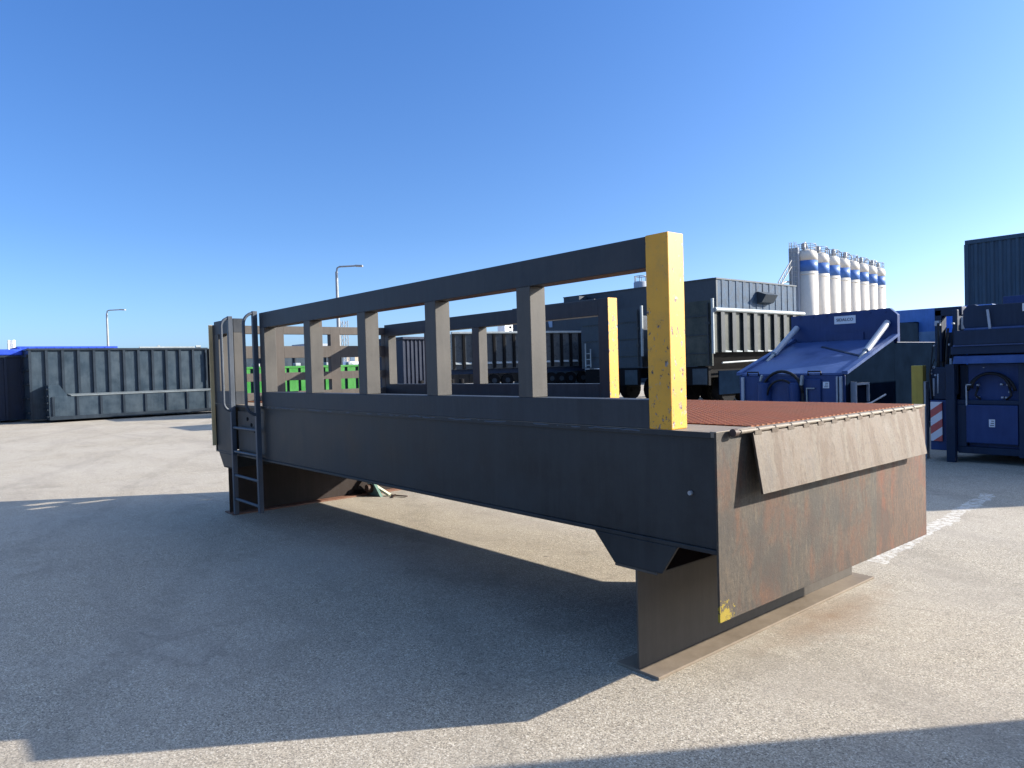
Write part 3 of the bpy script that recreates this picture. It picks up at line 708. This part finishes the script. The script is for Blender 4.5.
m=MB(); m.prism([(0,0),(7.8,0),(7.8,13.3),(0,14.6)],'x',0,8); m.build('wall','greybldg',t)
m=MB(); m.box(-.3,8,-.3,8.1,14.6,14.75) ; m.build('roof','greybldg',t)

# ------------------------------------------------------------------ stacked containers, right
TX,TY=6.30,22.98
for k,(lab) in enumerate(('lower blue corrugated container of the stack behind the right press','upper blue corrugated container standing out against the sky at the right')):
    t=thing('stacked_container',TX-12.1,TY+(.0 if k else -.05),2.6*k,lab,'container','blue containers stacked behind the right press')
    m=MB(); xx=0
    pr=[]
    while xx<11.95: pr+=[(xx,.04),(xx+.07,.04),(xx+.11,0),(xx+.18,0),(xx+.22,.04)]; xx+=.22
    for (a,b),(c,dd) in zip(pr,pr[1:]):
        if c>a: m.hexa([(a,b,.12),(c,dd,.12),(c,.1,.12),(a,.1,.12),(a,b,2.46),(c,dd,2.46),(c,.1,2.46),(a,.1,2.46)])
    m.box(0,12.1,.11,2.4,.12,2.46); m.build('body','tallblue',t)
    m=MB(); m.box(0,12.1,-.02,.11,2.461,2.59); m.box(0,12.1,-.02,.11,0.01,.119); m.box(12.0,12.12,-.03,.12,.12,2.46); m.box(0,12.1,.111,2.4,2.461,2.56); m.build('frame','tallblue',t,.01)

# ------------------------------------------------------------------ left blue press container
def label_plate(parent,x,y,z,w,h,bars=True):
    m=MB(); m.box(x-w/2,x+w/2,y-.006,y-.002,z-h/2,z+h/2); o=m.build('label','label',parent)
    if bars:
        m=MB()
        for i in range(3): m.box(x-w*.35,x+w*(.1+.1*i),y-.009,y-.0065,z+h*(.28-.28*i)-h*.05,z+h*(.28-.28*i)+h*.05)
        m.build('label_mark','ink',o)
    return o
PX,PY,PW=4.32,10.5,2.2
t=thing('press_container',PX,PY,0,'blue waste press container with a sloping apron, raised hood and white name plate','press container','blue waste presses at the right')
m=MB(); m.box(0,PW,0,2.15,.15,1.28); m.prism([(0,1.281),(2.15,1.281),(2.15,1.97)],'x',0.0,.05); m.prism([(0,1.281),(2.15,1.281),(2.15,1.97)],'x',PW-.05,PW); m.box(0,PW,2.151,5.6,.15,1.9); m.build('body','blue',t,.008)
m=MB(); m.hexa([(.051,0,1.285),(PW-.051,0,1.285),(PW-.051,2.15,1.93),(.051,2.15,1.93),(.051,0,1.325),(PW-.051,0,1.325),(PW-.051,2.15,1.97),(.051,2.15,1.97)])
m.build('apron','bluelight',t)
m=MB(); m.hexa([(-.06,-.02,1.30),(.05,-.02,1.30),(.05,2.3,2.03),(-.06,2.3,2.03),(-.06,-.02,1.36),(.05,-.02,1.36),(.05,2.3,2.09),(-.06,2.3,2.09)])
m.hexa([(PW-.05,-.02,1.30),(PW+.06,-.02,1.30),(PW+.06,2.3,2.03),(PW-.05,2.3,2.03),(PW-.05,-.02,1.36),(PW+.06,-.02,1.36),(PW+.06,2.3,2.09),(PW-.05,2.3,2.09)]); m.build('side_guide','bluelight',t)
m=MB(); m.prism([(-.05,1.9),(PW+.05,1.9),(PW+.05,2.57),(.22,2.60),(.10,2.60),(-.05,2.46)],'y',2.22,2.34); 
m.build('hood','blue',t,.006)
m=MB(); m.box(.0,PW,2.341,3.4,1.9,2.3); m.build('hopper','press_shade',t,.01)
for x in (.12,PW-.12):
    m=MB(); m.cyl((x,1.15,1.72),(x,2.15,2.30),.065,12); c=m.build('lift_cylinder','chrome',t); m=MB(); m.cyl((x,.85,1.56),(x,1.16,1.725),.035,10); m.build('piston_rod','rimlight',c)
m=MB(); m.box(.62,1.25,2.19,2.218,1.95,2.14); m.build('hood_plate','blue',t,.004)
m=MB()
for i in range(7):
    for z_ in (1.99,2.53): m.cyl((.18+i*.31,2.20,z_),(.18+i*.31,2.222,z_),.016,8)
m.build('bolt','blue',t)
m=MB(); m.hexa([(.06,.9,1.598),(1.3,1.7,1.838),(1.3,1.76,1.856),(.06,.96,1.616),(.06,.9,1.612),(1.3,1.7,1.852),(1.3,1.76,1.870),(.06,.96,1.630)]); m.build('apron_seam','navydark',t)
hd=label_plate(t,1.02,2.218,2.42,.46,.17,False)
text('SIDALCO',.088,'ink',t,V(1.02,2.209,2.42),(R_(90),0,R_(180)),'name_plate_lettering',.001)
label_plate(t,.36,-.0,1.10,.12,.12)
m=MB(); m.prism([(.03,.16),(2.148,.16),(2.148,1.93),(.03,1.29)],'x',-.006,-.001); m.box(-.006,-.001,2.153,5.6,.16,1.89); m.build('side_plate','press_shade',t)  # added dark sheets that paint shade onto the side of the press
# front details: doors, posts, hoses, warning boards
m=MB(); 
for a,b in ((.04,.09),(.12,.15),(PW-.12,PW-.06)): m.box(a,b,-.05,-.002,.2,1.26)
m.build('door_post','chrome',t,.004)
m=MB(); m.box(.45,1.75,-.04,-.002,.2,1.22); m.cyl((.95,-.05,.3),(.95,-.05,1.15),.12,14); m.cyl((1.6,-.05,.3),(1.6,-.05,1.15),.14,14); m.build('front_panel','blue',t,.02)
m=MB(); m.tube(arc((1.2,.95),.42,0,math.pi,14,lambda a,b:(a,-.10,b)),.03,8); m.tube([(.78,-.1,.95),(.76,-.11,.6),(.8,-.1,.3)],.03,8); m.tube([(1.62,-.1,.95),(1.64,-.11,.6)],.03,8)
m.tube(arc((1.2,.9),.30,0,math.pi,12,lambda a,b:(a,-.13,b)),.022,8)
m.build('hose','cable',t)
m=MB(); m.bar((1.67,-.1,1.18),(1.63,-.1,1.3),.05,.03); m.bar((.8,-.1,1.1),(.78,-.1,1.28),.06,.04); m.box(.70,.72,-.08,-.05,.6,1.05); m.box(.55,.70,-.08,-.05,1.03,1.05); m.box(1.66,1.68,-.08,-.05,.6,1.0); m.build('handle','rimlight',t)
m=MB(); 
for x in (.45,1.75): m.tube([(x,-.02,1.29),(x,-.03,1.36),(x+.25,-.03,1.36),(x+.25,-.02,1.29)],.015,8)
m.build('grab_rail','cable',t)
for x in (.0,PW-.12): m=MB(); m.box(x,x+.16,-.09,-.07,.55,.78) ; m.build('warning_board','stripes',t)
m=MB(); m.box(-.10,-.002,.2,.26,.5,1.15); m.tube([(-.05,.3,.7),(-.07,.9,.72),(-.05,1.6,.85)],.02,8); m.box(-.05,-.002,.3,.9,1.08,1.12); m.box(-.05,-.002,.86,.9,.75,1.08); m.build('side_bracket','chrome',t)
m=MB(); m.cyl((-.05,.55,.4),(-.002,.55,.4),.16,16); m.build('pump_cover','navydark',t)

# blue container behind, between the presses
t=thing('blue_container',4.80,16.9,0,'bright blue container with dark frame and pale windows between the two presses','container')
m=MB(); m.box(-1.0,1.6,0,2.4,.1,2.78); m.build('body','sunlit_blue',t,.01)
m=MB(); m.box(-.80,-.10,-.35,-.05,.1,2.70); m.build('door_panel','bluebright',t,.01)
m=MB(); m.box(-.09,.06,-.40,.0,.1,2.66); m.box(.62,.76,-.2,.0,.1,2.45); m.box(.62,1.5,-.2,0,2.35,2.46); m.build('frame','navydark',t,.01)
m=MB(); m.box(.77,1.35,-.08,-.01,1.5,2.34); m.build('window','palebl',t)
m=MB(); m.box(.07,.6,-.08,-.01,1.4,2.2); m.build('window','palebl',t)
# olive post
t=thing('olive_post',2.62,9.35,0,'short olive yellow steel post standing between the two blue presses','post')
m=MB(); m.box(-.085,.085,-.07,.07,0,1.45); m.build('post','olive',t,.008)
m=MB(); m.box(-.12,-.09,-.06,.06,0,1.2); m.build('edge_strip','galv',t)

# ------------------------------------------------------------------ right press
QX,QY=-.35,9.1
t=thing('press_machine',QX,QY,0,'dark blue waste press at the right edge with a tall red and white board','press container','blue waste presses at the right')
X=lambda v: v-QX
m=MB(); m.box(0,X(2.14),.9,5.4,.12,2.25); m.box(0,X(2.30),3.2,6.6,.12,2.62); m.box(X(1.9),X(2.40),.08,.9,.16,.92); m.box(0,X(1.9),.15,.9,.2,1.46); m.build('body','blue',t,.008)
m=MB(); m.box(X(2.16),X(2.42),.12,.44,.93,1.42); m.box(X(1.905),X(2.025),.2,.88,.2,1.45); m.build('side_panel','navydark',t,.01)
m=MB(); m.box(X(1.25),X(1.90),.03,.149,.30,.86); m.box(0,X(1.10),.03,.149,.30,.86); m.build('front_panel','blue',t,.012)
m=MB(); m.box(X(2.03),X(2.15),-.02,.079,.0,1.46); m.box(X(1.11),X(1.24),.04,.149,.12,1.46); m.box(0,X(2.02),.06,.149,.865,.93); m.box(0,X(2.02),.06,.149,.14,.24); m.box(X(1.9),X(2.02),.05,.149,.24,.86); m.build('frame','navydark',t,.008)
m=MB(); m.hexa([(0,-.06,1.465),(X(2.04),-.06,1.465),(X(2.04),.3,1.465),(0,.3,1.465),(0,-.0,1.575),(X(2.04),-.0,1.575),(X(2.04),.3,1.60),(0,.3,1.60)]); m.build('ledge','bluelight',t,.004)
m=MB(); m.box(0,X(2.10),.06,.9,1.602,1.72); m.box(0,X(2.03),.0,.9,1.745,1.955); m.build('slab','navydark',t,.008)
m=MB(); m.box(0,X(2.06),.03,.9,1.721,1.744); m.box(0,X(1.92),.05,.2,1.956,1.985); m.build('edge_strip','bluelight',t,.003)
m=MB(); m.prism([(0,1.986),(X(1.93),1.986),(X(1.95),2.05),(X(1.95),2.25),(X(1.88),2.33),(X(1.80),2.33),(X(1.76),2.31),(0,2.31)],'y',.12,.24); m.build('hood','navydark',t,.006)
text('DC',.15,'label',t,V(X(1.10),.112,2.235),(R_(90),0,R_(180)),'hood_lettering',.002)
m=MB(); m.bar((X(1.62),.09,2.24),(X(1.58),.05,1.96),.03,.03); m.cyl((X(1.66),.02,1.40),(X(1.66),.02,1.41),.01,6); m.build('lever','chrome',t)
m=MB()
m.tube(arc((X(1.58),1.02),.30,.15,math.pi-.15,14,lambda a,b:(a,.06,b)),.022,8); m.tube(arc((X(1.58),1.08),.24,.1,math.pi-.1,14,lambda a,b:(a,.03,b)),.018,8)
m.tube([(X(1.36),.08,1.12),(X(1.33),.06,1.0),(X(1.40),.08,.94)],.016,8); m.tube([(X(1.75),.08,1.12),(X(1.78),.06,1.0),(X(1.72),.08,.94)],.016,8)
m.build('hose','cable',t)
m=MB(); m.box(X(1.885),X(1.90),.03,.06,.85,1.16); m.box(X(1.80),X(1.90),.03,.06,1.15,1.165)
for x,z in ((1.76,1.15),(1.76,.97),(1.46,1.16),(1.45,.97),(1.38,1.15),(1.36,1.05),(1.40,.97)): m.box(X(x)-.015,X(x)+.015,.08,.149,z-.012,z+.012)
m.build('latch','chrome',t)
label_plate(t,X(1.565),.03,.60,.075,.11)
m=MB(); m.box(X(2.225),X(2.385),.045,.075,.30,.895); m.build('warning_board','stripes',t,.002)
# hydraulic bundle at the left of the press
random.seed(3)
m=MB(); m.box(X(2.16),X(2.42),.45,.9,.93,1.95); m.box(X(2.05),X(2.12),.2,.5,1.0,2.28); m.box(X(2.30),X(2.40),.3,.5,1.5,2.30); m.box(X(2.02),X(2.40),.3,.5,2.2,2.33); m.build('pump_frame','navydark',t,.01)
m=MB()
for i in range(13):
    x=2.04+i*.03+random.uniform(-.01,.01); z0=random.uniform(.9,1.1); z1=random.uniform(1.3,2.1); yq=random.uniform(.1,.42)
    m.tube([(X(x),yq,z0),(X(x+random.uniform(-.03,.03)),yq-.05,(z0+z1)/2),(X(x+random.uniform(-.06,.06)),yq,z1)],random.choice((.008,.012,.016)),8)
m.build('hydraulic_hose','cable',t)
m=MB()
for x,z0,z1,r in ((2.30,1.02,1.32,.012),(2.36,.98,1.25,.014),(2.12,1.1,1.55,.018)): m.cyl((X(x),.12,z0),(X(x),.12,z1),r,10)
for i in range(9): x=random.uniform(2.05,2.4); z=random.uniform(1.0,2.1); m.cyl((X(x),.1,z),(X(x),.17,z),.014,8)
m.build('pipe_fitting','chrome',t)
m=MB(); m.box(X(2.0),X(2.07),.35,.45,1.98,2.17); m.box(X(1.96),X(2.02),.36,.45,2.03,2.10); m.build('junction_box','white',t,.01)
m=MB(); m.box(X(2.30),X(2.37),.2,.29,2.05,2.13); m.build('sensor_box','chrome',t,.01)
# tall container right of it (beyond the frame, throws the long shadow beside the ramp)
t=thing('parked_container',-2.8,10.8,0,'dark container parked right of the blue press, beyond the frame','container','containers beyond the right edge of the photo')
m=MB(); m.box(0,2.4,0,6,.1,2.9); m.build('body','c_navy',t,.02)
m=MB()
for i in range(6): m.box(i*.45+.02,i*.45+.1,-.06,-.002,.15,2.85)
m.build('rib','c_greyrib',t)
t=thing('parked_container',-5.38,1.35,0,'grey container parked right of the camera, beyond the frame','container','containers beyond the right edge of the photo')
m=MB(); m.box(0,2.4,0,2.45,.0,2.6); m.build('body','c_grey',t,.01)
m=MB()
for i in range(6): m.box(2.401,2.45,i*.45+.05,i*.45+.13,.1,2.5)
m.build('rib','c_greyrib',t)

# ------------------------------------------------------------------ world, sun, camera
SUN=Vector((-1.33,-1.97,1.0))   # towards the sun, Blender axes
el=math.asin(SUN.normalized().z)
az=math.atan2(SUN.x,SUN.y)
w=bpy.data.worlds.new('World'); S.world=w; w.use_nodes=True; nt=w.node_tree
sky=nt.nodes.new('ShaderNodeTexSky'); sky.sky_type='NISHITA'; sky.sun_disc=False
sky.sun_elevation=el; sky.sun_rotation=az%(2*math.pi); sky.air_density=.5; sky.dust_density=1.5; sky.ozone_density=5.5; sky.altitude=0
bg=nt.nodes['Background']; bg.inputs['Strength'].default_value=.15
tc=nt.nodes.new('ShaderNodeTexCoord'); sp=nt.nodes.new('ShaderNodeSeparateXYZ'); nt.links.new(tc.outputs['Generated'],sp.inputs[0])
nt.links.new(mix(nt,1.0,sky.outputs['Color'],ramp(nt,sp.outputs['Z'],[(0,(.64,.59,.52)),(.18,(.47,.535,.53)),(.50,(.40,.575,.68)),(.72,(2.0,1.65,1.25))]),'MULTIPLY'),bg.inputs['Color'])  # added tint: low sky dimmed, sky overhead lifted to fill the shadows
ld=bpy.data.lights.new('sun','SUN'); ld.energy=3.5; ld.angle=R_(.53); ld.color=(1,.91,.78)
lo=bpy.data.objects.new('sun',ld); COL.objects.link(lo); lo.rotation_euler=SUN.to_track_quat('Z','Y').to_euler()

cam=bpy.data.cameras.new('camera'); co=bpy.data.objects.new('camera',cam); COL.objects.link(co); S.camera=co
cam.sensor_width=36; cam.lens=726.0625*36/1024; cam.clip_end=6000; cam.clip_start=.05
yaw,pit,rol=R_(40.23556),R_(-1.30948),R_(-1.62385)
Fv=Vector((math.cos(pit)*math.cos(yaw),math.cos(pit)*math.sin(yaw),math.sin(pit)))
Rt=Vector((-math.sin(yaw),math.cos(yaw),0)); Uv=Vector((-math.sin(pit)*math.cos(yaw),-math.sin(pit)*math.sin(yaw),math.cos(pit)))
c_,s_=math.cos(rol),math.sin(rol)
Rr=c_*Rt+s_*Uv; Uu=-s_*Rt+c_*Uv
fl=lambda v: Vector((v.x,-v.y,v.z))
Fv,Rr,Uu=fl(Fv),fl(Rr),fl(Uu)
mat=Matrix((( Rr.x,Uu.x,-Fv.x),(Rr.y,Uu.y,-Fv.y),(Rr.z,Uu.z,-Fv.z)))
co.matrix_world=Matrix.Translation(V(-1.94779,-2.87252,1.6)) @ mat.to_4x4()
vs=S.view_settings; S.display_settings.display_device='sRGB'; vs.view_transform='Standard'; vs.look='None'; vs.gamma=1; vs.exposure=1.85; vs.use_curve_mapping=False
S.render.engine='CYCLES'
